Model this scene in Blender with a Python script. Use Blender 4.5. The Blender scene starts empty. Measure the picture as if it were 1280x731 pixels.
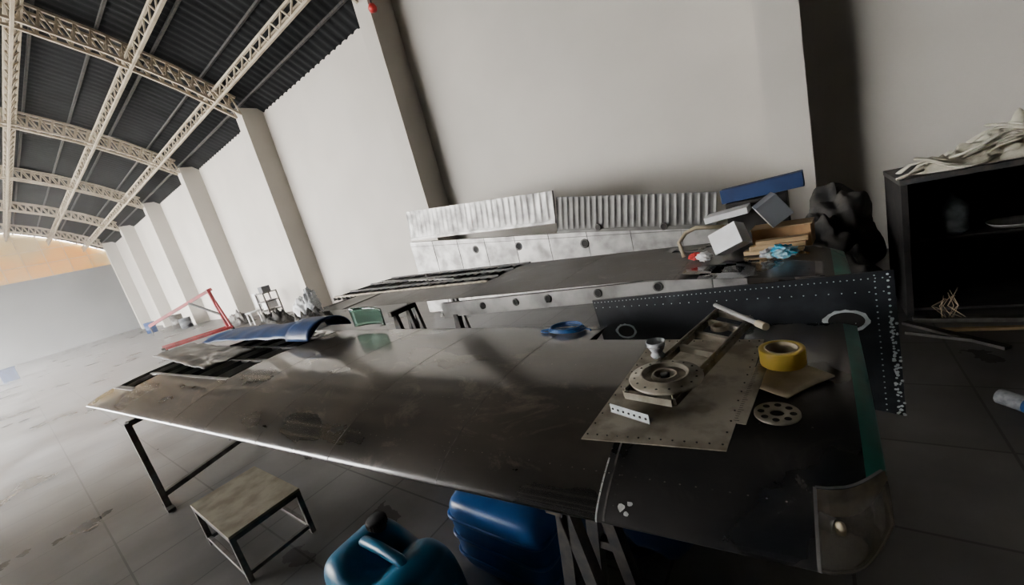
import bpy, math, random, bmesh
from mathutils import Vector, Matrix, noise
random.seed(7)
H=1.6; FPX=500.0
# ---------------------------------------------------------------- materials
def mat(name,col,rough=.6,metal=0.0,col2=None,nscale=4.0,detail=6.0,bump=0.0,bscale=40.0,lo=.4,hi=.65,rough2=None,stretch=None,trans=0.0,alpha=1.0,coat=0.0,scr=None,ior=None,spec=None):
    m=bpy.data.materials.new(name); m.use_nodes=True
    nt=m.node_tree; b=nt.nodes["Principled BSDF"]
    b.inputs["Base Color"].default_value=(*col,1); b.inputs["Roughness"].default_value=rough
    b.inputs["Metallic"].default_value=metal; b.inputs["Transmission Weight"].default_value=trans
    b.inputs["Alpha"].default_value=alpha; b.inputs["Coat Weight"].default_value=coat; b.inputs["Coat Roughness"].default_value=.08
    if ior: b.inputs["IOR"].default_value=ior
    if spec is not None: b.inputs["Specular IOR Level"].default_value=spec
    tc=nt.nodes.new("ShaderNodeTexCoord"); mp=nt.nodes.new("ShaderNodeMapping")
    nt.links.new(tc.outputs["Object"],mp.inputs[0])
    if stretch: mp.inputs["Scale"].default_value=stretch
    if col2 is not None:
        n=nt.nodes.new("ShaderNodeTexNoise"); n.inputs["Scale"].default_value=nscale; n.inputs["Detail"].default_value=detail
        nt.links.new(mp.outputs[0],n.inputs["Vector"])
        r=nt.nodes.new("ShaderNodeValToRGB"); r.color_ramp.elements[0].position=lo; r.color_ramp.elements[1].position=hi
        r.color_ramp.elements[0].color=(*col,1); r.color_ramp.elements[1].color=(*col2,1)
        nt.links.new(n.outputs["Fac"],r.inputs[0]); out=r.outputs[0]
        if scr:
            # worn scuff marks: sparse high-frequency noise thresholded
            n3=nt.nodes.new("ShaderNodeTexNoise"); n3.inputs["Scale"].default_value=5; n3.inputs["Detail"].default_value=14; n3.inputs["Roughness"].default_value=.72; n3.inputs["Distortion"].default_value=.6
            nt.links.new(mp.outputs[0],n3.inputs["Vector"])
            r3=nt.nodes.new("ShaderNodeValToRGB"); r3.color_ramp.elements[0].position=.56; r3.color_ramp.elements[1].position=.72
            r3.color_ramp.elements[0].color=(0,0,0,1); r3.color_ramp.elements[1].color=(1,1,1,1)
            nt.links.new(n3.outputs["Fac"],r3.inputs[0])
            mx=nt.nodes.new("ShaderNodeMixRGB"); mx.inputs[2].default_value=(*scr,1)
            nt.links.new(r3.outputs[0],mx.inputs[0]); nt.links.new(out,mx.inputs[1]); out=mx.outputs[0]
        nt.links.new(out,b.inputs["Base Color"])
        if rough2 is not None:
            mr=nt.nodes.new("ShaderNodeMapRange"); mr.inputs[1].default_value=lo; mr.inputs[2].default_value=hi
            mr.inputs[3].default_value=rough; mr.inputs[4].default_value=rough2
            nt.links.new(n.outputs["Fac"],mr.inputs[0]); nt.links.new(mr.outputs[0],b.inputs["Roughness"])
        if coat>0:
            mc=nt.nodes.new("ShaderNodeMapRange"); mc.inputs[1].default_value=lo; mc.inputs[2].default_value=hi
            mc.inputs[3].default_value=coat; mc.inputs[4].default_value=coat*.4
            nt.links.new(n.outputs["Fac"],mc.inputs[0]); nt.links.new(mc.outputs[0],b.inputs["Coat Weight"])
    if bump>0:
        n2=nt.nodes.new("ShaderNodeTexNoise"); n2.inputs["Scale"].default_value=bscale; n2.inputs["Detail"].default_value=4
        nt.links.new(mp.outputs[0],n2.inputs["Vector"])
        bp=nt.nodes.new("ShaderNodeBump"); bp.inputs["Strength"].default_value=bump; bp.inputs["Distance"].default_value=.01
        nt.links.new(n2.outputs["Fac"],bp.inputs["Height"]); nt.links.new(bp.outputs[0],b.inputs["Normal"]); nt.links.new(bp.outputs[0],b.inputs["Coat Normal"])
    return m
M={}
M['wall']=mat("wall_paint",(.61,.575,.52),.85,col2=(.55,.52,.47),nscale=.6,bump=.15,bscale=30)
M['wall2']=mat("fill_cut_wall",(.12,.12,.12),.85,col2=(.09,.09,.09),nscale=.6)  # dark colour given to unseen walls to cut bounced fill light
M['farwall']=mat("far_wall_paint",(.25,.255,.25),.9,col2=(.20,.205,.20),nscale=.4)
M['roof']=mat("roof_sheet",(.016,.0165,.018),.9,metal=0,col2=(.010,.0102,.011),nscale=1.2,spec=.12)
M['steel']=mat("cream_truss_paint",(.54,.47,.36),.6,col2=(.40,.33,.24),nscale=3)
M['skin']=mat("wing_skin_dusty",(.010,.0095,.009),.26,col2=(.080,.066,.051),nscale=2.1,detail=12,lo=.38,hi=.74,rough2=.44,stretch=(.6,1.3,1),bump=.35,bscale=2.5,coat=1.0,scr=(.16,.13,.10))
M['skin_tip']=mat("wing_skin_black",(.008,.009,.011),.24,col2=(.024,.022,.020),nscale=3,detail=10,rough2=.38,bump=.25,bscale=4,coat=1.0,scr=(.045,.041,.036))
M['skinB']=mat("wing_skin_grey",(.050,.048,.046),.40,col2=(.11,.103,.094),nscale=3,detail=9,rough2=.6,scr=(.17,.16,.145),coat=.3)
M['green']=mat("green_paint",(.012,.20,.15),.35,col2=(.016,.13,.10),nscale=8)
M['seam']=mat("seam_line",(.085,.077,.068),.5,col2=(.015,.014,.012),nscale=20)
M['chip']=mat("chipped_paint",(.55,.55,.53),.6,col2=(.35,.35,.33),nscale=50)
M['rivet']=mat("rivet_dark",(.03,.027,.024),.45,col2=(.22,.19,.16),nscale=30)
M['rivetw']=mat("rivet_white",(.62,.66,.66),.5,col2=(.45,.5,.5),nscale=30)
M['alu']=mat("bare_aluminium",(.48,.47,.45),.45,metal=.4,col2=(.28,.272,.26),nscale=5,detail=9,rough2=.6,bump=.1,bscale=20)
M['alud']=mat("dull_aluminium",(.15,.145,.135),.5,metal=.3,col2=(.095,.092,.086),nscale=5,detail=9)
M['sheet']=mat("dusty_sheet_metal",(.42,.38,.305),.5,metal=.25,col2=(.22,.195,.15),nscale=14,detail=10,lo=.42,hi=.62)
M['black']=mat("black_panel_paint",(.008,.010,.013),.5,col2=(.03,.034,.04),nscale=9,detail=8,lo=.5,hi=.75)
M['dark']=mat("dark_interior",(.010,.0095,.009),.8,col2=(.025,.022,.02),nscale=10)
M['dsteel']=mat("dark_steel",(.05,.052,.055),.5,metal=.4,col2=(.10,.09,.08),nscale=15)
M['gsteel']=mat("grey_steel_tube",(.17,.165,.155),.5,metal=.4,col2=(.10,.09,.08),nscale=15)
M['stool']=mat("worn_plywood_top",(.40,.355,.255),.7,col2=(.25,.215,.15),nscale=9,detail=8)
M['teal']=mat("teal_blue_plastic",(.010,.14,.26),.38,col2=(.012,.11,.20),nscale=6)
M['blue']=mat("blue_drum_plastic",(.012,.10,.32),.35,col2=(.012,.07,.22),nscale=5)
M['bluecl']=mat("blue_panel_paint",(.024,.07,.20),.45,col2=(.018,.045,.13),nscale=6)
M['bluebox']=mat("blue_cardboard",(.010,.035,.12),.6,col2=(.008,.025,.09),nscale=6)
M['bluebag']=mat("dark_blue_bag",(.008,.028,.09),.55,col2=(.006,.018,.05),nscale=6,bump=.3,bscale=12)
M['white']=mat("white_cardboard",(.82,.83,.84),.6,col2=(.72,.72,.72),nscale=10)
M['greybox']=mat("grey_box",(.13,.14,.15),.5,col2=(.10,.10,.11),nscale=10)
M['card']=mat("brown_cardboard",(.42,.24,.11),.75,col2=(.30,.17,.08),nscale=12)
M['wood']=mat("light_wood",(.50,.35,.19),.65,col2=(.34,.23,.12),nscale=8,stretch=(1,8,8))
M['red']=mat("red_paint",(.30,.022,.028),.5,col2=(.16,.016,.018),nscale=6)
M['redp']=mat("red_plastic",(.65,.04,.04),.4,col2=(.5,.03,.03),nscale=6)
M['cyan']=mat("cyan_plastic_wrap",(.02,.38,.62),.25,col2=(.5,.7,.75),nscale=25)
M['clearw']=mat("plastic_wrap",(.50,.52,.54),.2,col2=(.28,.30,.32),nscale=30)
M['jug']=mat("dusty_clear_jug",(.10,.115,.12),.2,col2=(.05,.06,.06),nscale=12)
M['cloth']=mat("cream_cloth",(.72,.68,.56),.9,col2=(.48,.45,.35),nscale=9,bump=.3,bscale=60)
M['blackcl']=mat("black_bag_cloth",(.026,.025,.024),.75,col2=(.07,.064,.056),nscale=6,bump=.3,bscale=20)
M['tape']=mat("yellow_tape",(.66,.47,.07),.35,col2=(.54,.37,.05),nscale=6)
M['core']=mat("cardboard_core",(.50,.43,.30),.7,col2=(.40,.33,.22),nscale=6)
M['paper']=mat("tan_paper",(.52,.43,.29),.75,col2=(.38,.31,.20),nscale=12)
M['rust']=mat("worn_bronze_metal",(.30,.26,.20),.45,metal=.5,col2=(.14,.11,.08),nscale=25,detail=8)
M['refl']=mat("lamp_reflector",(.34,.26,.17),.35,metal=.6,col2=(.12,.09,.06),nscale=14,detail=6)
M['lens']=mat("clear_lens",(.88,.85,.78),.06,trans=.9,col2=(.66,.60,.50),nscale=9,lo=.4,hi=.6,coat=1.0,ior=1.12)
M['pglass']=mat("tinted_windscreen",(.35,.60,.50),.08,trans=.85)
def floor_mat():
    m=bpy.data.materials.new("tiled_concrete_floor"); m.use_nodes=True; nt=m.node_tree; b=nt.nodes["Principled BSDF"]
    tc=nt.nodes.new("ShaderNodeTexCoord")
    br=nt.nodes.new("ShaderNodeTexBrick"); br.offset=0; br.inputs["Scale"].default_value=1
    br.inputs["Brick Width"].default_value=.6; br.inputs["Row Height"].default_value=.6; br.inputs["Mortar Size"].default_value=.006
    br.inputs["Color1"].default_value=(1,1,1,1); br.inputs["Color2"].default_value=(.88,.88,.88,1); br.inputs["Mortar"].default_value=(.5,.5,.5,1)
    nt.links.new(tc.outputs["Object"],br.inputs["Vector"])
    n=nt.nodes.new("ShaderNodeTexNoise"); n.inputs["Scale"].default_value=1.1; n.inputs["Detail"].default_value=9
    nt.links.new(tc.outputs["Object"],n.inputs["Vector"])
    r=nt.nodes.new("ShaderNodeValToRGB"); r.color_ramp.elements[0].position=.35; r.color_ramp.elements[1].position=.7
    r.color_ramp.elements[0].color=(.105,.102,.098,1); r.color_ramp.elements[1].color=(.25,.243,.235,1)
    nt.links.new(n.outputs["Fac"],r.inputs[0])
    mx=nt.nodes.new("ShaderNodeMixRGB"); mx.blend_type='MULTIPLY'; mx.inputs[0].default_value=1
    nt.links.new(r.outputs[0],mx.inputs[1]); nt.links.new(br.outputs["Color"],mx.inputs[2]); nt.links.new(mx.outputs[0],b.inputs["Base Color"])
    mr=nt.nodes.new("ShaderNodeMapRange"); mr.inputs[3].default_value=.20; mr.inputs[4].default_value=.40
    nt.links.new(n.outputs["Fac"],mr.inputs[0]); nt.links.new(mr.outputs[0],b.inputs["Roughness"])
    return m
M['floor']=floor_mat()
def translucent():
    m=bpy.data.materials.new("yellow_translucent_sheet"); m.use_nodes=True; nt=m.node_tree; nt.nodes.remove(nt.nodes["Principled BSDF"])
    t=nt.nodes.new("ShaderNodeBsdfTranslucent"); d=nt.nodes.new("ShaderNodeBsdfDiffuse"); mx=nt.nodes.new("ShaderNodeMixShader")
    n=nt.nodes.new("ShaderNodeTexNoise"); n.inputs["Scale"].default_value=.35
    r=nt.nodes.new("ShaderNodeValToRGB"); r.color_ramp.elements[0].color=(.62,.38,.08,1); r.color_ramp.elements[1].color=(.48,.40,.24,1)
    r.color_ramp.elements[0].position=.4; r.color_ramp.elements[1].position=.6
    tc=nt.nodes.new("ShaderNodeTexCoord"); nt.links.new(tc.outputs["Object"],n.inputs["Vector"]); nt.links.new(n.outputs["Fac"],r.inputs[0])
    nt.links.new(r.outputs[0],t.inputs[0]); nt.links.new(r.outputs[0],d.inputs[0]); mx.inputs[0].default_value=.78
    nt.links.new(t.outputs[0],mx.inputs[1]); nt.links.new(d.outputs[0],mx.inputs[2]); nt.links.new(mx.outputs[0],nt.nodes["Material Output"].inputs[0])
    return m
M['yellow']=translucent()
# ---------------------------------------------------------------- builder
def col(): return bpy.context.collection
class Acc:
    def __init__(s,name): s.name=name; s.v=[]; s.f=[]; s.mi=[]; s.sm=[]; s.mats=[]
    def add(s,vs,fs,m,smooth=False):
        if m not in s.mats: s.mats.append(m)
        k=s.mats.index(m); o=len(s.v); s.v+= [Vector(p) for p in vs]
        for f in fs: s.f.append([i+o for i in f]); s.mi.append(k); s.sm.append(smooth)
    def box(s,c,d,m,R=None):
        c=Vector(c); R=R or Matrix.Identity(3)
        vs=[c+R@Vector((x*d[0]/2,y*d[1]/2,z*d[2]/2)) for x in(-1,1) for y in(-1,1) for z in(-1,1)]
        s.add(vs,[(0,1,3,2),(4,6,7,5),(0,4,5,1),(2,3,7,6),(0,2,6,4),(1,5,7,3)],m)
    def frame(s,p,q,up=(0,0,1)):
        p=Vector(p);q=Vector(q);z=(q-p).normalized();up=Vector(up)
        if abs(z.dot(up))>.98: up=Vector((0,1,0))
        x=up.cross(z).normalized(); y=z.cross(x); return p,q,x,y
    def bar(s,p,q,w,h,m,up=(0,0,1)):
        p,q,x,y=s.frame(p,q,up)
        vs=[a+x*(i*w/2)+y*(j*h/2) for a in(p,q) for i,j in((-1,-1),(1,-1),(1,1),(-1,1))]
        s.add(vs,[(0,3,2,1),(4,5,6,7)]+[(i,(i+1)%4,4+(i+1)%4,4+i) for i in range(4)],m)
    def tube(s,p,q,r,m,n=12,r2=None,cap=True):
        p,q,x,y=s.frame(p,q); r2=r if r2 is None else r2
        vs=[a+(x*math.cos(t)+y*math.sin(t))*rr for a,rr in((p,r),(q,r2)) for t in[2*math.pi*i/n for i in range(n)]]
        s.add(vs,[(i,(i+1)%n,n+(i+1)%n,n+i) for i in range(n)],m,True)
        if cap: s.add(vs,[tuple(range(n))[::-1],tuple(range(n,2*n))],m)
    def path(s,pts,r,m,n=8,flat=1.0):
        pts=[Vector(p) for p in pts]; rings=[]
        for i,p in enumerate(pts):
            a=pts[max(0,i-1)];b=pts[min(len(pts)-1,i+1)]
            _,_,x,y=s.frame(a,b); rings+=[p+(x*math.cos(2*math.pi*k/n)+y*flat*math.sin(2*math.pi*k/n))*r for k in range(n)]
        s.add(rings,[(i*n+k,i*n+(k+1)%n,(i+1)*n+(k+1)%n,(i+1)*n+k) for i in range(len(pts)-1) for k in range(n)]+[tuple(range(n))[::-1],tuple(range((len(pts)-1)*n,len(pts)*n))],m,True)
    def lathe(s,prof,c,m,n=32,R=None,sx=1,sy=1):
        R=R or Matrix.Identity(3); c=Vector(c)
        vs=[c+R@Vector((r*math.cos(2*math.pi*k/n)*sx,r*math.sin(2*math.pi*k/n)*sy,z)) for r,z in prof for k in range(n)]
        s.add(vs,[(i*n+k,i*n+(k+1)%n,(i+1)*n+(k+1)%n,(i+1)*n+k) for i in range(len(prof)-1) for k in range(n)],m,True)
    def prism(s,poly,axis,a,b,m):
        def mk(p,t):
            l=[p[0],p[1]]; l.insert(axis,t); return Vector(l)
        n=len(poly); vs=[mk(p,a) for p in poly]+[mk(p,b) for p in poly]
        s.add(vs,[tuple(range(n)),tuple(range(n,2*n))[::-1]]+[(i,(i+1)%n,n+(i+1)%n,n+i) for i in range(n)],m)
    def truss(s,pa,pb,n,w,m,side=None):
        for i in range(len(pa)-1):
            s.bar(pa[i],pa[i+1],w,w,m); s.bar(pb[i],pb[i+1],w,w,m)
            A,B,C,D=Vector(pa[i]),Vector(pa[i+1]),Vector(pb[i]),Vector(pb[i+1])
            for k in range(n):
                t0=k/n;t1=(k+.5)/n;t2=(k+1)/n
                s.bar(C.lerp(D,t0),A.lerp(B,t1),w*.6,w*.6,m); s.bar(A.lerp(B,t1),C.lerp(D,t2),w*.6,w*.6,m)
    def grid(s,fn,nu,nv,m,smooth=True):
        vs=[fn(i/nu,j/nv) for i in range(nu+1) for j in range(nv+1)]
        s.add(vs,[(i*(nv+1)+j,(i+1)*(nv+1)+j,(i+1)*(nv+1)+j+1,i*(nv+1)+j+1) for i in range(nu) for j in range(nv)],m,smooth)
    def build(s,parent=None,bevel=0,recalc=True,solid=0):
        me=bpy.data.meshes.new(s.name); me.from_pydata(s.v,[],s.f)
        for m in s.mats: me.materials.append(m)
        for p,k,sm in zip(me.polygons,s.mi,s.sm): p.material_index=k; p.use_smooth=sm
        me.update()
        if recalc:
            bm=bmesh.new(); bm.from_mesh(me); bmesh.ops.recalc_face_normals(bm,faces=bm.faces); bm.to_mesh(me); bm.free()
        o=bpy.data.objects.new(s.name,me); col().objects.link(o)
        if solid: 
            md=o.modifiers.new("s",'SOLIDIFY'); md.thickness=solid
        if bevel:
            md=o.modifiers.new("b",'BEVEL'); md.width=bevel; md.segments=3; md.limit_method='ANGLE'; md.angle_limit=math.radians(40)
        if parent: o.parent=parent
        return o
def empty(name):
    e=bpy.data.objects.new(name,None); col().objects.link(e); e.empty_display_size=.1; return e
def simple_box(name,c,d,m,bevel=0,R=None):
    a=Acc(name); a.box(c,d,m,R); return a.build(bevel=bevel)
def RZ(deg): return Matrix.Rotation(math.radians(deg),3,'Z')
def RX(deg): return Matrix.Rotation(math.radians(deg),3,'X')
def RY(deg): return Matrix.Rotation(math.radians(deg),3,'Y')
# ---------------------------------------------------------------- room
YW=6.35; YF=-8.65; XL=-41; XR=5; PY=5.75; EZ=6.0
DOOR0,DOOR1=-38.0,-10.5
def Zr(y):
    s=YW-y; return EZ+.72*s-.048*s*s
a=Acc("floor"); a.box(((XL+XR)/2,(YW+YF)/2,-.05),(XR-XL+.6,YW-YF+.6,.1),M['floor']); a.build()
a=Acc("ground_apron"); a.box((-20,-34,-.06),(110,50,.1),mat("apron_concrete",(.5,.49,.46),.9,col2=(.42,.41,.39),nscale=.3)); a.build()
a=Acc("wall_back"); a.box(((XL+XR)/2,YW+.1,EZ/2),(XR-XL,.2,EZ),M['wall'])
a.build()
PX=[0.0-6.2*k for k in range(0,7)]
for k,x in enumerate(PX):
    a=Acc("pillar_%d"%(k+1)); a.box((x-.2,(PY+YW)/2,EZ/2+.05),(.4,YW-PY,EZ+.1),M['wall']); a.build()
a=Acc("wall_far"); a.box((XL-.1,(YW+YF)/2,2.5),(.2,YW-YF,5.0),M['farwall']); a.build()
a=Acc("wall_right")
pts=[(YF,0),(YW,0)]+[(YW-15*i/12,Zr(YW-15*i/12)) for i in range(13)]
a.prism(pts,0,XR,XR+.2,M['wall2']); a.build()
a=Acc("window_far_translucent")
pts=[(YF,5.0),(YW,5.0)]+[(YW-15*i/12,Zr(YW-15*i/12)) for i in range(13)]
a.prism(pts,0,XL-.12,XL-.1,M['yellow'])
for i in range(16): 
    y=YF+i; a.bar((XL-.05,y,5.0),(XL-.05,y,Zr(y)),.04,.04,M['steel'])
for z in (5.0,5.9,6.8,7.7):
    s=[yy for yy in [YF+.1*j for j in range(150)] if Zr(yy)>z]
    a.bar((XL-.05,s[0],z),(XL-.05,s[-1],z),.04,.04,M['steel'])
a.build()
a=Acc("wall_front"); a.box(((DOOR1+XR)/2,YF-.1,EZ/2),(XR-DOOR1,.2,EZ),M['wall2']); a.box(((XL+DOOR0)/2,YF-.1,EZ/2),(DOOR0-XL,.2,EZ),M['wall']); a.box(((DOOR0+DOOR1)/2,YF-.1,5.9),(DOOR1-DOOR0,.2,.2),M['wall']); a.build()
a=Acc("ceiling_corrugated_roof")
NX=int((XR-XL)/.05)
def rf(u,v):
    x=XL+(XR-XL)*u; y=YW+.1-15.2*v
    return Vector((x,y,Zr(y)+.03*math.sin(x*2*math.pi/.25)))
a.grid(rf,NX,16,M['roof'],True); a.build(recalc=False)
a=Acc("roof_truss_frames")
for k,x in enumerate(PX[1:]):
    top=[];bot=[]
    for i in range(13):
        y=PY-.05-14.0*i/12; top.append((x-.2,y,Zr(y)-.12)); bot.append((x-.2,y,Zr(y)-.55))
    a.truss(top,bot,5,.055,M['steel'])
    top2=[(p[0]+.3,p[1],p[2]) for p in top]; bot2=[(p[0]+.3,p[1],p[2]) for p in bot]
    a.truss(top2,bot2,5,.055,M['steel'])
a.build()
a=Acc("roof_purlin_frames")
for y in (5.2,3.75,2.1,.4,-1.3,-3.0,-4.7,-6.4):
    zt=Zr(y)-.30; xs=[XL+.1+i*3.1 for i in range(14)]
    a.truss([(x,y,zt) for x in xs],[(x,y,zt-.28) for x in xs],6,.05,M['steel'])
    a.truss([(x,y+.22,zt) for x in xs],[(x,y,zt-.28) for x in xs],6,.04,M['steel'])
for y in [5.9-.85*i for i in range(16)]:
    a.bar((XL,y,Zr(y)-.06),(XR,y,Zr(y)-.06),.05,.05,M['dsteel'])
a.build()
# ---------------------------------------------------------------- wings
def half(s): 
    s=max(0,min(1,s)); return (5*(.2969*math.sqrt(s)-.126*s-.3516*s*s+.2843*s**3-.1015*s**4))
def dome(a,p,r,m,ax=2):
    vs=[]
    for k in range(5):
        t=2*math.pi*k/5; l=[r*math.cos(t),r*math.sin(t)]; l.insert(ax,0); vs.append(Vector(p)+Vector(l))
    l=[0,0]; l.insert(ax,r*.6*(1 if ax==2 else -1)); vs.append(Vector(p)+Vector(l))
    a.add(vs,[(k,(k+1)%5,5) for k in range(5)],m,True)
class Wing:
    def __init__(w,le,te,zc,T): w.le,w.te,w.zc,w.T=le,te,zc,T
    def pt(w,x,s,side):
        y=w.le(x)+(w.te(x)-w.le(x))*s
        z=w.zc(x,s)+side*half(s)*w.T(x)
        return Vector((x,y,z))
    def top(w,x,y):
        s=(y-w.le(x))/(w.te(x)-w.le(x)); return w.pt(x,s,1).z
    def skin(w,a,xs,fn,S):
        ns=len(S)-1
        for side in(1,-1):
            for i in range(len(xs)-1):
                for j in range(ns):
                    m=fn((xs[i]+xs[i+1])/2,(S[j]+S[j+1])/2,side)
                    if m is None: continue
                    a.add([w.pt(xs[i],S[j],side),w.pt(xs[i+1],S[j],side),w.pt(xs[i+1],S[j+1],side),w.pt(xs[i],S[j+1],side)],[(0,1,2,3) if side>0 else (3,2,1,0)],m,True)
    def rib(w,a,x,s0,s1,m,t=.006):
        n=12; S=[s0+(s1-s0)*i/n for i in range(n+1)]
        poly=[(w.pt(x,s,1).y,w.pt(x,s,1).z-.002) for s in S]+[(w.pt(x,s,-1).y,w.pt(x,s,-1).z+.002) for s in S[::-1]]
        a.prism(poly,0,x-t/2,x+t/2,m)
    def seam(w,a,x,s0,s1,m,width=.005,side=1):
        n=30
        for i in range(n):
            p=w.pt(x,s0+(s1-s0)*(i/n)**2,side);q=w.pt(x,s0+(s1-s0)*((i+1)/n)**2,side); a.bar(p,q,width,.0014,m,up=(0,-.5,1))
    def rivets_chord(w,a,x,s0,s1,n,m,r=.0026):
        for i in range(n):
            p=w.pt(x,s0+(s1-s0)*i/(n-1),1); dome(a,p,r,m)
    def rivets_span(w,a,s,x0,x1,n,m,r=.0026):
        for i in range(n):
            p=w.pt(x0+(x1-x0)*i/(n-1),s,1); dome(a,p,r,m)
def weld(o):
    bm=bmesh.new(); bm.from_mesh(o.data); bmesh.ops.remove_doubles(bm,verts=bm.verts,dist=.0003); bmesh.ops.dissolve_degenerate(bm,edges=bm.edges,dist=.0001); bm.to_mesh(o.data); bm.free()
SL=.14
SS=sorted([.5*(1-math.cos(math.pi*i/32)) for i in range(33)]+[SL,.30,.80])
def fx(x): return min(1,max(0,-x/5))
def TA(x):
    t=.080+.014*fx(x)
    if x>0: t*=math.sqrt(max(0,1-(x/.07)**2))
    return t
def zcA(x,s): 
    d=.150-.055*fx(x)
    if x>0: d-=.05*(x/.07)**2
    return .940-d*(1-s)**3
def leA(x):
    y=.755+.095*x
    if x>-.04: y+=.10*((x+.04)/.11)**2
    return y
def teA(x): 
    y=1.65+(-x)*.03
    if x>0: y-=.03*(x/.07)**2
    return y
WA=Wing(leA,teA,zcA,TA)
e=empty("aircraft_wing")
a=Acc("skin"); lensacc=Acc("navigation_light_lens")
xs=sorted([-5.4+.1*i for i in range(46)]+[-.84,-.75,-.65,-.5,-.4,-.3,-.24,-.15,-.10,-.05,-.03,0,.015,.025,.035,.045,.055,.062,.067,.0695,.07])
def fA(x,s,side):
    if x>-.05 and s<SL: return None
    if x>.035: return M['green']
    if x<-3.4 and s>.30 and side>0: return None
    if x<-4.9 and s>SL and side>0: return None
    if x<-5.0 and s>.3: return None
    if -.84<x<-.24 and s>.80: return None
    if x>-.5: return M['skin_tip']
    return M['skin']
WA.skin(a,xs,fA,SS)
weld(a.build(parent=e,recalc=False))
WA.skin(lensacc,[x for x in xs if x>-.051],lambda x,s,side: M['lens'] if s<SL else None,SS)
weld(lensacc.build(parent=e,recalc=False))
a=Acc("internal_structure")
for i in range(11): 
    x=-5.35+.19*i; WA.rib(a,x,SL if x<-4.9 else .28,.62 if x<-5.0 else .97,M['alu'] if i%2 else M['dsteel'])
for s in (.30,.5,.68,.86): 
    a.bar(WA.pt(-5.2,s,1)-Vector((0,0,.01)),WA.pt(-3.4,s,1)-Vector((0,0,.01)),.03,.02,M['alu'] if s<.4 else M['dsteel'])
a.bar(WA.pt(-5.4,.15,1)-Vector((0,0,.01)),WA.pt(-4.8,.15,1)-Vector((0,0,.01)),.05,.02,M['alu'])
p=[WA.pt(-.84,.8,1),WA.pt(-.24,.8,1),WA.pt(-.24,.8,-1),WA.pt(-.84,.8,-1)]; a.add(p,[(0,1,2,3)],M['dark'])
xl=[-.05,-.03,0,.015,.025,.035,.045,.055,.062,.067]
for i in range(len(xl)-1):
    p=[WA.pt(xl[i],SL-.004,1),WA.pt(xl[i+1],SL-.004,1),WA.pt(xl[i+1],SL-.004,-1),WA.pt(xl[i],SL-.004,-1)]; a.add(p,[(0,1,2,3)],M['refl'])
WA.rib(a,-.052,.002,SL+.01,M['refl'],.002)
for x in (-.84,-.24): WA.rib(a,x,.8,.99,M['dark'],.003)
a.tube((-.048,.835,.835),(-.022,.825,.835),.016,M['alud'],14); a.lathe([(0,.016),(.008,.012),(.010,.003),(.008,-.01),(0,-.012)],(-.014,.822,.835),M['core'],n=14)
a.build(parent=e,recalc=False)
a=Acc("rivets_and_seams")
for x in (-.48,-1.05,-1.65,-2.25,-2.85,-3.35): 
    WA.seam(a,x,.001,.98 if x<-.84 else .79,M['seam'],.005)
    WA.rivets_chord(a,x+.02,.03,.97 if x<-.84 else .79,34,M['rivet']); WA.rivets_chord(a,x-.02,.03,.97 if x<-.84 else .79,34,M['rivet'])
for s,x0,x1 in ((.1,-5.2,-.1),(.3,-3.3,-.05),(.55,-3.3,0)):
    WA.rivets_span(a,s,x0,x1,int((x1-x0)/.035),M['rivet'])
WA.seam(a,-.50,.0,.14,M['chip'],.004); WA.seam(a,-.50,.0,.05,M['chip'],.004,-1)
WA.seam(a,-.051,.0,SL,M['alud'],.006); WA.seam(a,-.051,.0,SL,M['alud'],.006,-1)
for i in range(len(xl)-2): a.bar(WA.pt(xl[i],SL,1)+Vector((0,0,.001)),WA.pt(xl[i+1],SL,1)+Vector((0,0,.001)),.006,.0016,M['alud'])
a.build(parent=e)
a=Acc("paint_chips")
for (x,s,r) in ((-.44,.03,.013),(-.42,.04,.008),(-.425,.02,.007),(-2.3,.42,.012),(-1.1,.9,.010)):
    q=[WA.pt(x+r*math.cos(t)*random.uniform(.6,1.2),s+.7*r*math.sin(t)*random.uniform(.6,1.2),1)+Vector((0,-.002,.0015)) for t in [k*math.pi/4 for k in range(8)]]
    a.add(q,[tuple(range(8))],M['chip'])
a.build(parent=e,recalc=False)
# wing B
def leB(x): return 3.28+(x+2)*-.17 if x<-2 else 3.28-(x+2)*.17-(0 if x<-.6 else .55*((x+.6)/.7)**2)
def teB(x): return 2.12 if x<-.8 else 2.12-.22*((x+.8)/.9)
def TB(x):
    t=.045+.02*min(1,-x/4 if x<0 else 0)
    if x>-.02: t*=math.sqrt(max(0,1-((x+.02)/.1)**2))
    return t
WB=Wing(leB,teB,lambda x,s:1.0+.03*s,TB)
e=empty("aircraft_wing")
a=Acc("skin"); xs=[-4.5+.1*i for i in range(45)]+[-.03,0,.03,.05,.065,.075,.08]
def fB(x,s,side):
    if x<-2.3 and s<.66: return None
    if x>.02: return M['green']
    if x>-.62: return M['skin_tip']
    return M['skinB']
WB.skin(a,xs,fB,sorted([.5*(1-math.cos(math.pi*i/20)) for i in range(21)]+[.66])); weld(a.build(parent=e))
a=Acc("internal_structure")
for i in range(26):
    x=-5.2+.115*i; WB.rib(a,x,.05,.66,(M['alud'],M['dsteel'],M['alu'],M['dsteel'])[i%4],.012)
for s in (.08,.3,.5,.64):
    a.bar(WB.pt(-5.2,s,1),WB.pt(-2.3,s,1),.03,.025,M['dsteel'] if s<.6 else M['rust'])
a.bar(WB.pt(-5.2,.2,1),WB.pt(-3,.45,1),.02,.02,M['alu']); a.bar(WB.pt(-4.2,.1,1),WB.pt(-3.2,.6,1),.02,.02,M['alud'])
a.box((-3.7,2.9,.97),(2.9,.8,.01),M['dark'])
a.build(parent=e)
a=Acc("rivets_and_seams")
for x in (-.62,-1.4,-2.3,-3.2): 
    WB.seam(a,x,.66 if x<-2.3 else .03,.98,M['seam'],.008)
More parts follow.
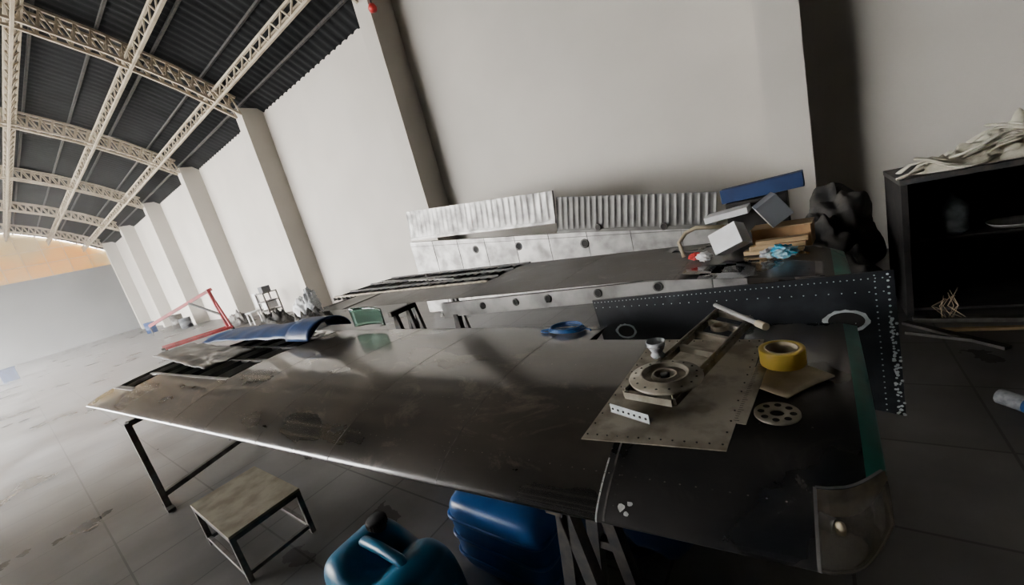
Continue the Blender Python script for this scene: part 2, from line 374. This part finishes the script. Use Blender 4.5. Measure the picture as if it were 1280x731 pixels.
for s,x0 in ((.64,-2.3),(.3,-2.3),(.85,-4.4)): WB.rivets_span(a,s,x0,0,int(-x0/.05),M['rivet'],.004)
a.build(parent=e)
# trestles
def trestle(name,x,y0,y1,ztop,m,spread=.16,w=.045):
    a=Acc(name)
    a.bar((x,y0,ztop-w/2),(x,y1,ztop-w/2),w,w,m)
    for y in (y0+.06,y1-.06):
        for sg in(-1,1): a.bar((x,y,ztop-w),(x+sg*spread,y,0.0),w*.8,w*.8,m,up=(0,1,0))
        a.bar((x-spread*.6,y,.38),(x+spread*.6,y,.38),w*.6,w*.6,m)
    a.bar((x-spread*.75,y0+.06,.25),(x-spread*.75,y1-.06,.25),w*.6,w*.6,m)
    return a.build()
trestle("wing_trestle",-.68,.76,1.06,.765,M['dsteel'],.10,.055)
a=Acc("wing_trestle")
L=[(-4.28,.34),(-4.62,1.12)]
for p in L: a.bar((p[0],p[1],0),(p[0],p[1],.77),.04,.04,M['gsteel']); a.bar((p[0]-.1,p[1],.01),(p[0]+.1,p[1],.01),.05,.02,M['gsteel'])
a.bar((*L[0],.76),(*L[1],.76),.04,.04,M['gsteel']); a.bar((*L[0],.12),(*L[1],.12),.04,.04,M['gsteel'])
a.build()
trestle("wing_trestle",-3.1,2.05,2.32,.975,M['dsteel'])
trestle("wing_trestle",-3.4,2.5,3.2,.955,M['dsteel'])
trestle("wing_trestle",-1.0,2.5,3.0,.94,M['dsteel'])
# ---------------------------------------------------------------- black riveted panel
a=Acc("black_riveted_panel")
P=[(-.98,1.02),(.19,1.055),(.20,.48),(-.955,.70)]
a.prism([(x,z) for x,z in P],1,1.845,1.857,M['black'])
def lerpP(u,v):
    t=Vector(P[0]).lerp(Vector(P[1]),u); b=Vector(P[3]).lerp(Vector(P[2]),u); return t.lerp(b,v)
def whiteriv(u,v,r=.0028):
    p=lerpP(u,v); dome(a,(p.x,1.844,p.y),r,M['rivetw'],1)
for i in range(60):
    whiteriv(.01+.98*i/59,.04)
    if i%2==0: whiteriv(.01+.98*i/59,.13)
for i in range(24): whiteriv(.985,.02+.96*i/23,.0045); whiteriv(.955,.02+.96*i/23,.003)
for i in range(8): whiteriv(.90,.35+.6*i/8)
for k in range(110):
    if random.random()<.6: whiteriv(.99+random.uniform(-.01,.009),random.uniform(.3,1),random.uniform(.003,.006))
for c,rx,rz in (((-.825,.845),.055,.04),((.05,.87),.07,.045)):
    n=28
    for (r0,r1,mm,yy) in ((1,.78,M['rivetw'],1.842),(.78,0.01,M['dark'],1.8435)):  # white rim, then a flat ellipse painted dark as a shaded opening
        vs=[Vector((c[0]+rx*r*math.cos(2*math.pi*k/n)*(1+.06*math.sin(5*k)*(r==1)),yy,c[1]+rz*r*math.sin(2*math.pi*k/n)*(1+.05*math.sin(3*k)*(r==1)))) for r in(r0,r1) for k in range(n)]
        a.add(vs,[(k,(k+1)%n,n+(k+1)%n,n+k) for k in range(n)],mm)
for x in (-.7,-.1): a.box((x,1.89,.35),(.07,.07,.70),M['dsteel']); a.box((x,1.89,.01),(.25,.2,.02),M['dsteel'])
a.build(recalc=False)
# ---------------------------------------------------------------- silver plank under wing B
a=Acc("silver_hole_plank")
a.prism([(-2.75,.80),(-.50,.86),(-.50,.96),(-2.75,.93)],1,2.36,2.39,M['alu'])
for x in (-2.25,-1.9,-1.6,-1.2,-.8):
    z=.85+.025*(x+2.75)
    a.lathe([(.030,-.001),(.030,.006),(.022,.006)],(x,2.36,z+.02),M['alud'],R=RX(90),n=18); a.lathe([(.023,.002),(.0,.002)],(x,2.36,z+.02),M['dark'],R=RX(90),n=18)  # plank is solid; dark disc paints the shade of each opening
for x in (-2.6,-.6): a.box((x,2.375,.42),(.05,.05,.80),M['dsteel']); a.box((x,2.375,.01),(.2,.3,.02),M['dsteel'])
a.build(recalc=False)
# ---------------------------------------------------------------- third wing panel + flaps on edge
FY=5.0
def quad(P,u,v): return (Vector(P[0]).lerp(Vector(P[1]),u)).lerp(Vector(P[3]).lerp(Vector(P[2]),u),v)
def flap(name,P,n,m,amp,y=FY):
    a=Acc(name)
    def f(u,v,off=0):
        p=quad(P,u,v*.9); w=(.5+.5*math.cos(u*n*2*math.pi))**3
        return Vector((p.x,y-amp*w*min(1,(1-v)*6,v*8)+off,p.y))
    a.grid(f,n*8,16,m,True)
    a.prism(P,1,y+.001,y+.03,m)
    p0=quad(P,0,.95);p1=quad(P,1,.95); a.bar((p0.x,y,p0.y),(p1.x,y,p1.y),.03,.04,m)
    return a
P1=[(-6.0,2.0),(-2.89,1.67),(-2.95,1.22),(-6.1,1.47)]
a=flap("aircraft_flap",P1,28,M['alu'],.012); a.build(recalc=False)
P2=[(-2.82,1.57),(-.86,1.19),(-.92,.80),(-2.93,1.08)]
a=flap("aircraft_flap",P2,24,M['alud'],.014,FY-.05)
def hole_disc(a,x,y,z,r):
    a.lathe([(r*1.35,-.001),(r*1.35,.008),(r,.008)],(x,y,z),M['alud'],R=RX(90),n=12); a.lathe([(r,.004),(.0,.004)],(x,y,z),M['dark'],R=RX(90),n=12)  # raised rim and flat disc; the shade inside is painted dark
for x,z in ((-2.30,1.06),(-1.47,.92)): hole_disc(a,x,FY-.075,z,.035)
a.build(recalc=False)
a=Acc("silver_wing_panel")
Q=[(-6.2,1.44),(-.7,.80),(-.7,.02),(-6.25,.02)]
a.prism(Q,1,FY+.03,FY+.10,M['alu'])
for x,z in ((-4.6,1.07),(-3.71,.99),(-2.59,.86)): hole_disc(a,x,FY+.03,z,.05)
for v,yy in ((.06,.028),(.42,.028)):
    p0=quad(Q,0,v);p1=quad(Q,1,v); a.bar((p0.x,FY+yy,p0.y),(p1.x,FY+yy,p1.y),.004,.008,M['alud'])
for i in range(1,9):
    p0=quad(Q,i/9,0);p1=quad(Q,i/9,1); a.bar((p0.x,FY+.028,p0.y),(p1.x,FY+.028,p1.y),.004,.008,M['alud'])
a.build(recalc=False)
# ---------------------------------------------------------------- boxes on wing B tip
def zb(x,y): return WB.top(x,y)+.001
simple_box("blue_flat_box",(-.25,2.74,1.345),(.40,.12,.08),M['bluebox'],.003,RY(-2))
simple_box("white_flat_box",(-.41,2.58,1.252),(.22,.16,.035),M['white'],.003,RY(-6))
a=Acc("grey_carton"); Rg=RZ(12)@RY(-32); a.box((-.19,2.50,1.245),(.11,.14,.13),M['greybox'],Rg); a.box(Vector((-.19,2.50,1.245))+Rg@Vector((-.057,0,0)),(.003,.14,.13),M['white'],Rg); a.build(bevel=.002)
simple_box("white_carton",(-.39,2.40,1.14),(.16,.09,.12),M['white'],.003,RZ(-14)@RY(-24)@RX(-20))
a=Acc("cardboard_box"); a.box((-.16,2.55,zb(-.2,2.55)+.058),(.26,.14,.11),M['card'],RZ(-6)); a.box((-.16,2.55,zb(-.2,2.55)+.117),(.27,.15,.006),M['wood'],RZ(-4)); a.build(bevel=.002)
a=Acc("wooden_board_stack")
for i in range(3): a.box((-.20+.02*i,2.40,zb(-.2,2.4)+.014+.024*i),(.26-.02*i,.05,.022),M['wood'],RZ(4*i-6))
a.build(bevel=.002)
a=Acc("support_crate"); a.box((-.28,2.75,1.165),(.30,.16,.26),M['dark']); a.build(bevel=.004)
def blob(cx,cy,cz,rx,ry,rz,amp,seed,sc=6):
    def f(u,v):
        th=math.pi*u; ph=2*math.pi*v
        d=Vector((math.sin(th)*math.cos(ph),math.sin(th)*math.sin(ph),math.cos(th)))
        r=1+amp*noise.noise(d*sc*.5+Vector((seed,0,0)))+amp*.5*noise.noise(d*sc+Vector((0,seed,0)))
        return Vector((cx+rx*d.x*r,cy+ry*d.y*r,cz+rz*d.z*r))
    return f
a=Acc("plastic_wrapped_part")
z=zb(-.15,2.25)
a.grid(blob(-.15,2.26,z+.035,.055,.04,.03,.5,3),14,20,M['cyan'],False); a.grid(blob(-.2,2.28,z+.03,.04,.04,.025,.6,5),12,16,M['clearw'],False); a.build()
a=Acc("red_white_packet"); z=zb(-.5,2.4); a.grid(blob(-.57,2.40,z+.030,.04,.03,.02,.4,8),12,16,M['redp'],False); a.grid(blob(-.52,2.37,z+.030,.04,.03,.025,.4,9),12,16,M['white'],False); a.build()
a=Acc("tan_tube_frame")
z=zb(-.6,2.6)
a.path([(-.66,2.50,z+.012),(-.68,2.52,z+.10),(-.64,2.54,z+.15),(-.58,2.55,z+.17),(-.42,2.56,z+.145)],.012,M['core']); a.build()
# ---------------------------------------------------------------- items on wing A
def za(x,y): return WA.top(x,y)
a=Acc("scratched_metal_sheet")
C=[(-.54,.79),(-.20,.83),(-.175,1.44),(-.545,1.44)]
def sh(u,v,dz=0):
    p=quad([Vector(c) for c in C],u,v); 
    return Vector((p.x,p.y,max(za(p.x,p.y)+.006,.972)+dz))
a.grid(lambda u,v: sh(u,v),6,16,M['sheet'],False)
for i in range(13):
    for u,v in ((i/12*.94+.03,.03),(i/12*.94+.03,.97),(.03,i/12*.94+.03),(.97,i/12*.94+.03)):
        dome(a,sh(u,v,.003),.003,M['dark'])
a.build(solid=.0025,recalc=False)
a=Acc("riveted_rib_frame")
ZF=1.014
r1=[Vector((-.47,.96,ZF)),Vector((-.335,1.60,ZF))]; r2=[Vector((-.335,.94,ZF)),Vector((-.215,1.51,ZF))]
for r in (r1,r2):
    a.bar(r[0],r[1],.018,.020,M['rust']); a.bar(r[0]+Vector((0,0,.011)),r[1]+Vector((0,0,.011)),.004,.016,M['sheet'])
for t in (0,.3,.5,.68,.85,1.0):
    a.bar(r1[0].lerp(r1[1],t),r2[0].lerp(r2[1],t),.018,.020,M['sheet'])
for r in(r1,r2):
    for i in range(18): dome(a,r[0].lerp(r[1],i/17)+Vector((.006,0,.010)),.0025,M['chip'])
q=r1[0].lerp(r1[1],.8).lerp(r2[0].lerp(r2[1],.8),.5)
a.lathe([(.03,0),(.03,.015),(.022,.015),(.022,0)],q,M['rust'],n=20)
a.build()
a=Acc("perforated_angle_strip")
p0=Vector((-.505,.92,.990));p1=Vector((-.385,.885,.990)); a.bar(p0,p1,.002,.028,M['rivetw']); a.bar(p0+Vector((0,.012,-.013)),p1+Vector((0,.012,-.013)),.026,.002,M['alu'])
for i in range(7):
    p=p0.lerp(p1,(i+.5)/7)+Vector((-.0003,-.0018,0)); a.lathe([(.004,0),(0,0)],p,M['dark'],R=RX(90),n=10)
a.build(recalc=False)
a=Acc("round_inspection_flange")
c=(-.375,1.03,1.034)
a.lathe([(.098,0),(.1,.004),(.098,.008),(.07,.010),(.066,.018),(.060,.018),(.056,.006),(.036,.004),(.034,.014),(.028,.014),(.026,0),(.02,-.002),(0,-.002)],c,M['sheet'],n=48)
for i in range(16): dome(a,Vector(c)+Vector((.084*math.cos(i*math.pi/8),.084*math.sin(i*math.pi/8),.010)),.004,M['dark'])
a.lathe([(.012,.0),(.012,.014),(0,.014)],c,M['dark'],n=16)
a.lathe([(.055,.0075),(.037,.0055)],c,M['rust'],n=32)
a.build()
a=Acc("small_glass_cup")
c=(-.44,1.18,1.025)
a.lathe([(0,0),(.018,0),(.022,.008),(.016,.018),(.026,.035),(.030,.055),(.027,.055),(.022,.036),(.010,.02),(0,.018)],c,M['clearw'],n=24)
for i in range(12): dome(a,Vector(c)+Vector((.026*math.cos(i*math.pi/6),.026*math.sin(i*math.pi/6),.04)),.006,M['alu'])
a.build()
def tz(x,y): return za(x,y)+.0015
a=Acc("tan_paper_pad")
pts=[Vector((-.235,1.17)),Vector((-.10,1.10)),Vector((-.0,1.21)),Vector((-.12,1.31))]
a.grid(lambda u,v: Vector((*quad(pts,u,v),tz(*quad(pts,u,v))+.007)),8,8,M['paper']); a.build(solid=-.0045,recalc=False)
zp=tz(-.115,1.27)+.008
a=Acc("tape_roll"); z=zp+.002
a.lathe([(.056,0),(.057,.002),(.057,.046),(.056,.048),(.042,.048),(.042,0),(.056,0)],(-.115,1.27,z),M['tape'],n=40); a.lathe([(.0419,0),(.0419,.0485),(.038,.0485),(.038,0)],(-.115,1.27,z),M['core'],n=40); a.build()
a=Acc("steel_ruler"); zr0=za(-.2,1.2)+.014; zr1=zr0+.001
a.bar((-.188,.94,zr0),(-.160,1.31,zr1),.028,.002,M['sheet'])
for i in range(36):
    t=i/36; a.bar(Vector((-.201,.95,zr0+.0014)).lerp(Vector((-.173,1.30,zr1+.0014)),t),Vector((-.193 if i%5 else -.189,.95,zr0+.0014)).lerp(Vector((-.165 if i%5 else -.161,1.30,zr1+.0014)),t),.0012,.0006,M['dark'])
a.build()
a=Acc("perforated_disc"); c=Vector((-.12,1.04,tz(-.12,1.08)))
a.lathe([(.05,0),(.05,.005),(.016,.005),(.016,0)],c,M['sheet'],n=36)
for i in range(8): a.lathe([(.008,.0056),(0,.0056)],c+Vector((.034*math.cos(i*math.pi/4),.034*math.sin(i*math.pi/4),0)),M['dark'],n=12)
a.build(recalc=False)
a=Acc("metal_push_rod"); a.tube((-.34,1.60,1.045),(-.175,1.38,1.05),.008,M['alu']); a.tube((-.18,1.387,1.05),(-.155,1.352,1.052),.012,M['core']); a.build()
# wing root clutter
a=Acc("blue_curved_panel")
def tarp(u,v):
    x=-5.7+2.45*u; y=1.30+.10*u+(.45-.1*u)*v
    z=1.02+.06*math.sin(v*math.pi)*(.5+u)+.03*noise.noise(Vector((x*3,y*5,0)))
    return Vector((x,y,z))
a.grid(tarp,40,12,M['bluecl']); 
a.grid(lambda u,v: Vector((-3.55+.40*u,1.52+.18*math.cos(v*math.pi),1.01+.12*math.sin(v*math.pi))),8,14,M['bluecl']); a.build(solid=.01,recalc=False)
a=Acc("dark_root_skin")
a.grid(lambda u,v: Vector((-6.3+2.4*u,.83+.38*v+.12*(1-u),1.0+.02*noise.noise(Vector((u*9,v*6,2))))),40,12,M['skinB']); a.build(solid=.008,recalc=False)
a=Acc("windscreen_piece")
a.grid(lambda u,v: Vector((-3.10+.42*u+.05*v,1.70+.05*math.sin(u*3)-.03*v,.98+.17*v*(1-.15*u))),10,6,M['pglass']); a.build(solid=.006,recalc=False)
a=Acc("blue_hose_coil")
zc=za(-1.02,1.55)+.008
for k in range(3):
    a.path([(-1.02+(.10-.008*k)*math.cos(t),1.60+(.05+.004*k)*math.sin(t),zc+.008*k) for t in [i*math.pi/10 for i in range(21)]],.004,M['blue'])
a.path([(-1.02+.14*math.cos(t),1.58+.03*math.sin(t),zc) for t in [i*math.pi/10 for i in range(14)]],.004,M['blue'])
a.build()
# ---------------------------------------------------------------- step stool
a=Acc("step_stool")
X0,X1,Y0,Y1,ZT=-3.30,-2.60,.35,.74,.31
a.box(((X0+X1)/2,(Y0+Y1)/2,ZT-.008),(X1-X0,Y1-Y0,.016),M['stool'])
for x in(X0+.015,X1-.015):
    for y in(Y0+.015,Y1-.015): a.bar((x,y,0),(x,y,ZT-.016),.028,.028,M['gsteel'])
    a.bar((x,Y0,ZT-.03),(x,Y1,ZT-.03),.028,.028,M['gsteel']); a.bar((x,Y0,.05),(x,Y1,.05),.024,.024,M['gsteel'])
for y in(Y0+.015,Y1-.015): a.bar((X0,y,ZT-.03),(X1,y,ZT-.03),.028,.028,M['gsteel']); a.bar((X0,y,.05),(X1,y,.05),.024,.024,M['gsteel'])
a.build(bevel=.002)
# ---------------------------------------------------------------- jerrycan
e=empty("jerrycan")
def superbox(cx,cy,cz,sx,sy,sz,p=4,fn=None):
    def f(u,v):
        th=math.pi*u-math.pi/2; ph=2*math.pi*v
        c=lambda t:math.copysign(abs(math.cos(t))**(2/p),math.cos(t)); s=lambda t:math.copysign(abs(math.sin(t))**(2/p),math.sin(t))
        q=Vector((c(th)*c(ph),c(th)*s(ph),s(th)))
        if fn: q=fn(q)
        return Vector((cx+sx*q.x,cy+sy*q.y,cz+sz*q.z))
    return f
def jf(q):
    if q.z>.2:
        t=(q.z-.2)/.8; q.x*=1-.10*t
        q.z-=.42*t*math.exp(-((q.x-.0)/.28)**2)*(1-.15*abs(q.y))
    return q
a=Acc("body"); a.grid(superbox(-1.48,.60,.215,.31,.17,.215,5,jf),48,64,M['teal']); a.build(parent=e)
a=Acc("handle"); a.path([(-1.66,.60,.38),(-1.60,.60,.425),(-1.48,.60,.432),(-1.36,.60,.425),(-1.30,.60,.38)],.022,M['teal'],12); a.build(parent=e)
a=Acc("cap"); a.lathe([(.035,0),(.035,.02),(.042,.02),(.044,.05),(.038,.056),(0,.058)],(-1.62,.68,.41),M['dark'],n=24)
for i in range(20): a.bar(Vector((-1.62+.043*math.cos(i*math.pi/10),.68+.043*math.sin(i*math.pi/10),.432)),Vector((-1.62+.043*math.cos(i*math.pi/10),.68+.043*math.sin(i*math.pi/10),.458)),.004,.004,M['dark'])
a.build(parent=e)
# blue container + bag under the wing
a=Acc("blue_plastic_container")
a.grid(superbox(-1.22,1.12,.20,.28,.20,.20,6),72,80,M['blue'])
for z in (.10,.20,.30): a.grid(superbox(-1.22,1.12,z,.284,.204,.012,8),16,80,M['blue'])
a.path([(-1.34,1.05,.39),(-1.30,1.05,.425),(-1.22,1.05,.43),(-1.14,1.05,.425),(-1.10,1.05,.39)],.016,M['blue'],10)
a.lathe([(.045,0),(.045,.03),(0,.032)],(-1.38,1.18,.398),M['dark'],n=20)
a.build()
a=Acc("dark_blue_bag"); a.grid(blob(-.70,1.42,.23,.22,.24,.235,.22,4,4),30,40,M['bluebag']); a.build()
# ---------------------------------------------------------------- right side desk with cloth
a=Acc("dark_workbench_shelf")
a.box((1.35,4.5,1.05),(1.75,.85,.04),M['dsteel'])
for x in(.50,2.2): a.box((x,4.5,.515),(.04,.85,1.03),M['dark'])
a.box((1.35,4.9,.515),(1.7,.02,1.03),M['dark']); a.box((1.35,4.6,.55),(1.66,.6,.02),M['dark']); a.box((1.35,4.5,.06),(1.66,.8,.02),M['dark'])
a.build(bevel=.003)
a=Acc("cream_cloth_pile")
def heap(cx,cy,z0,rx,ry,h,sc,seed,edge=1.0,amp=1.3):
    def f(u,v):
        x=2*u-1;y=2*v-1; r=min(1,math.sqrt(x*x+y*y)); e=(1-r**2.2)
        n=abs(noise.noise(Vector((x*sc+seed,y*sc,0))))+.5*abs(noise.noise(Vector((x*sc*2.3,y*sc*2.3+seed,1))))
        k=min(1.0,1.0/max(.001,math.sqrt(x*x+y*y)))
        return Vector((cx+rx*x*k,cy+ry*y*k,z0+h*e*(.45+amp*n)))
    return f
a.grid(heap(1.22,4.42,1.074,.55,.33,.24,3.0,4,1,.9),70,50,M['cloth']); a.grid(heap(.85,4.3,1.074,.30,.2,.11,3.0,9),40,30,M['cloth'])
for k in range(9):
    x=.70+.09*k; h0=1.115+.035*min(k,6); sd=k*3.1
    a.path([(x-.22+.07*j+.03*noise.noise(Vector((sd,j*.7,0))),4.13+.05*math.sin(j+sd)+.02*(k%3),max(1.085,h0+.05*math.sin(j*.9+sd*.5)-.004*k)) for j in range(8)],.026,M['cloth'],8,.35)
a.path([(.62,4.2,1.10),(.54,4.1,1.10),(.46,4.05,1.085)],.010,M['cloth'],6)
a.build(recalc=False)
a=Acc("plastic_water_jug"); a.lathe([(0,0),(.08,0),(.09,.02),(.09,.10),(.085,.11),(.09,.12),(.09,.2),(.06,.25),(.025,.28),(.025,.31),(0,.31)],(.80,4.42,.561),M['jug'],n=24); a.build()
a=Acc("metal_trays")
a.lathe([(.0,0),(.12,.0),(.15,.03),(.145,.03),(.12,.006),(0,.006)],(1.12,4.45,.561),M['alu'],n=28); a.lathe([(.0,0),(.12,.0),(.15,.03),(.145,.03),(.12,.006),(0,.006)],(1.45,4.5,.561),M['alud'],n=28); a.build()
a=Acc("black_bag_pile"); a.grid(blob(.14,4.85,.50,.27,.32,.50,.28,2,4),40,50,M['blackcl']); a.grid(blob(.0,4.5,.40,.22,.22,.40,.3,5,4),40,50,M['blackcl']); a.grid(blob(.18,4.28,.27,.18,.18,.27,.3,8,4),40,50,M['blackcl']); a.build(recalc=False)
a=Acc("wood_offcut_strips"); a.bar((.45,3.95,.012),(.85,3.5,.012),.05,.02,M['dsteel']); a.bar((.42,3.7,.035),(.72,3.6,.02),.02,.02,M['alud']); a.bar((.5,4.0,.015),(1.6,3.95,.015),.06,.03,M['gsteel']); a.bar((.6,3.8,.01),(1.5,3.86,.01),.03,.02,M['wood']); a.build()
a=Acc("straw_bundle"); 
for k in range(12):
    t=random.uniform(-1,1); a.path([(.70+.06*t,4.02,.16+.1*random.random()),(.66+.08*random.uniform(-1,1),3.99,.12),(.70+.10*t,3.97+.03*random.random(),.035)],.002,M['paper'],4)
a.build()
a=Acc("crushed_drink_bottle"); 
a.tube((.66,2.83,.045),(.73,2.75,.045),.04,M['clearw'],14); a.tube((.73,2.75,.045),(.77,2.70,.045),.041,M['blue'],14); a.tube((.77,2.70,.045),(.81,2.66,.045),.038,M['redp'],14,r2=.015); a.build()
# ---------------------------------------------------------------- far clutter
a=Acc("red_engine_hoist")
a.bar((-16.3,2.8,.12),(-16.0,4.6,.12),.08,.08,M['red']); a.bar((-17.2,2.9,.12),(-16.6,4.7,.12),.08,.08,M['red']); a.bar((-16.0,4.6,.12),(-17.0,4.7,.12),.08,.08,M['red'])
a.bar((-16.4,4.6,.12),(-16.5,4.5,1.55),.09,.09,M['red']); a.bar((-16.5,4.6,1.52),(-18.2,3.0,.85),.08,.10,M['red']); a.tube((-16.4,4.55,.6),(-17.1,4.0,1.25),.04,M['dsteel'])
a.bar((-16.05,4.6,.12),(-16.45,4.55,1.1),.06,.06,M['red'])
a.bar((-18.2,3.0,.85),(-18.2,3.0,.5),.04,.04,M['dsteel'])
for p in ((-16.3,2.8),(-17.2,2.9),(-16.0,4.6),(-17.0,4.7)): a.lathe([(0,-.03),(.05,-.03),(.05,.03),(0,.03)],(*p,.05),M['dark'],R=RY(90),n=14)
a.build()
a=Acc("white_chair")
x,y=-15.4,5.2
a.box((x,y,.42),(.45,.45,.04),M['white']); a.box((x-.02,y+.2,.75),(.42,.04,.5),M['white'])
for dx in(-.19,.19):
    for dy in(-.19,.19): a.bar((x+dx,y+dy,0),(x+dx,y+dy,.42),.04,.04,M['white'])
a.build(bevel=.01)
a=Acc("metal_rack")
x,y=-14.2,5.3
for dx in(-.3,.3):
    for dy in(-.2,.2): a.bar((x+dx,y+dy,0),(x+dx,y+dy,1.0),.04,.04,M['gsteel'])
for z in(.1,.4,.7,.98): a.box((x,y,z),(.62,.42,.03),M['gsteel'])
a.box((x,y,.57),(.4,.3,.22),M['white']); a.box((x,y,1.09),(.3,.25,.2),M['greybox'])
a.build()
a=Acc("wrapped_white_bundle"); a.grid(blob(-11.8,5.2,.3,.25,.25,.34,.4,3),20,24,M['white']); a.grid(blob(-11.4,5.3,.42,.15,.2,.42,.4,6),20,24,M['clearw']); a.build()
a=Acc("floor_clutter_pile"); a.grid(heap(-13.2,4.9,0,.9,.5,.35,3,5),40,24,M['blackcl']); a.grid(heap(-17.3,5.3,0,.8,.4,.4,3,8),40,24,M['gsteel']); a.grid(heap(-10.2,4.6,0,.8,.5,.4,3,12),40,24,M['blackcl']); a.build(recalc=False)
def drum(x,y,m,h=.9,r=.29):
    a=Acc("standing_drum"); a.lathe([(0,0),(r,0),(r,h*.33),(r*1.03,h*.34),(r,h*.35),(r,h*.66),(r*1.03,h*.67),(r,h*.68),(r,h),(r*.93,h),(r*.93,h-.02),(0,h-.02)],(x,y,0),m,n=28); a.build()
drum(-29.6,4.9,M['bluecl'],.6,.24); drum(-26.2,5.4,M['gsteel'],.7,.26); drum(-24.4,5.3,M['greybox'],.5,.24)
a=Acc("blue_waste_bin"); a.box((-26.5,-.3,.25),(.5,.45,.5),M['bluecl']); a.box((-26.5,-.3,.52),(.54,.5,.05),M['bluebox']); a.build(bevel=.02)
a=Acc("red_roof_lamp"); a.lathe([(0,.06),(.05,.06),(.08,0),(.065,-.05),(0,-.06)],(-5.85,5.5,5.50),M['redp'],n=20); a.bar((-5.85,5.5,5.55),(-5.85,5.5,6.5),.02,.02,M['dsteel']); a.build()
# dusty air in front of the open door and in the far end of the hangar
vm=bpy.data.materials.new("dusty_air_volume"); vm.use_nodes=True; nt=vm.node_tree; nt.nodes.remove(nt.nodes["Principled BSDF"])
vs=nt.nodes.new("ShaderNodeVolumeScatter"); vs.inputs["Density"].default_value=.011; vs.inputs["Anisotropy"].default_value=.2; vs.inputs["Color"].default_value=(1,.98,.95,1)
nt.links.new(vs.outputs[0],nt.nodes["Material Output"].inputs["Volume"])
def air(x0,x1,y0,y1):
    a=Acc("dusty_air"); a.box(((x0+x1)/2,(y0+y1)/2,2.9),(x1-x0,y1-y0,5.7),vm); a.build()
air(-40.9,-30.2,-8.5,5.7); air(-26.1,-6.8,-8.5,2.6)
# ---------------------------------------------------------------- light
w=bpy.data.worlds.new("overcast_sky"); bpy.context.scene.world=w; w.use_nodes=True
bg=w.node_tree.nodes["Background"]; bg.inputs[0].default_value=(1,.98,.955,1); bg.inputs[1].default_value=35.0
s=bpy.data.lights.new("sun","SUN"); s.energy=30; s.angle=math.radians(14); so=bpy.data.objects.new("sun",s); col().objects.link(so)
el=math.radians(27)
so.rotation_euler=(Vector((-.42*math.cos(el),-.907*math.cos(el),math.sin(el)))).to_track_quat('Z','Y').to_euler()
# ---------------------------------------------------------------- camera
R_=Vector((0.7836,0.568,-0.2513)).normalized()
FW=Vector((-0.617,0.760,-0.2027)); FW=(FW-R_*FW.dot(R_)).normalized(); U_=R_.cross(FW).normalized()
c=bpy.data.cameras.new("camera");co=bpy.data.objects.new("camera",c);col().objects.link(co)
c.sensor_width=36;c.lens=36*FPX/1280;c.clip_start=.02;c.clip_end=300
m=Matrix((R_,U_,-FW)).transposed().to_4x4();m.translation=(0,0,H);co.matrix_world=m
bpy.context.scene.camera=co
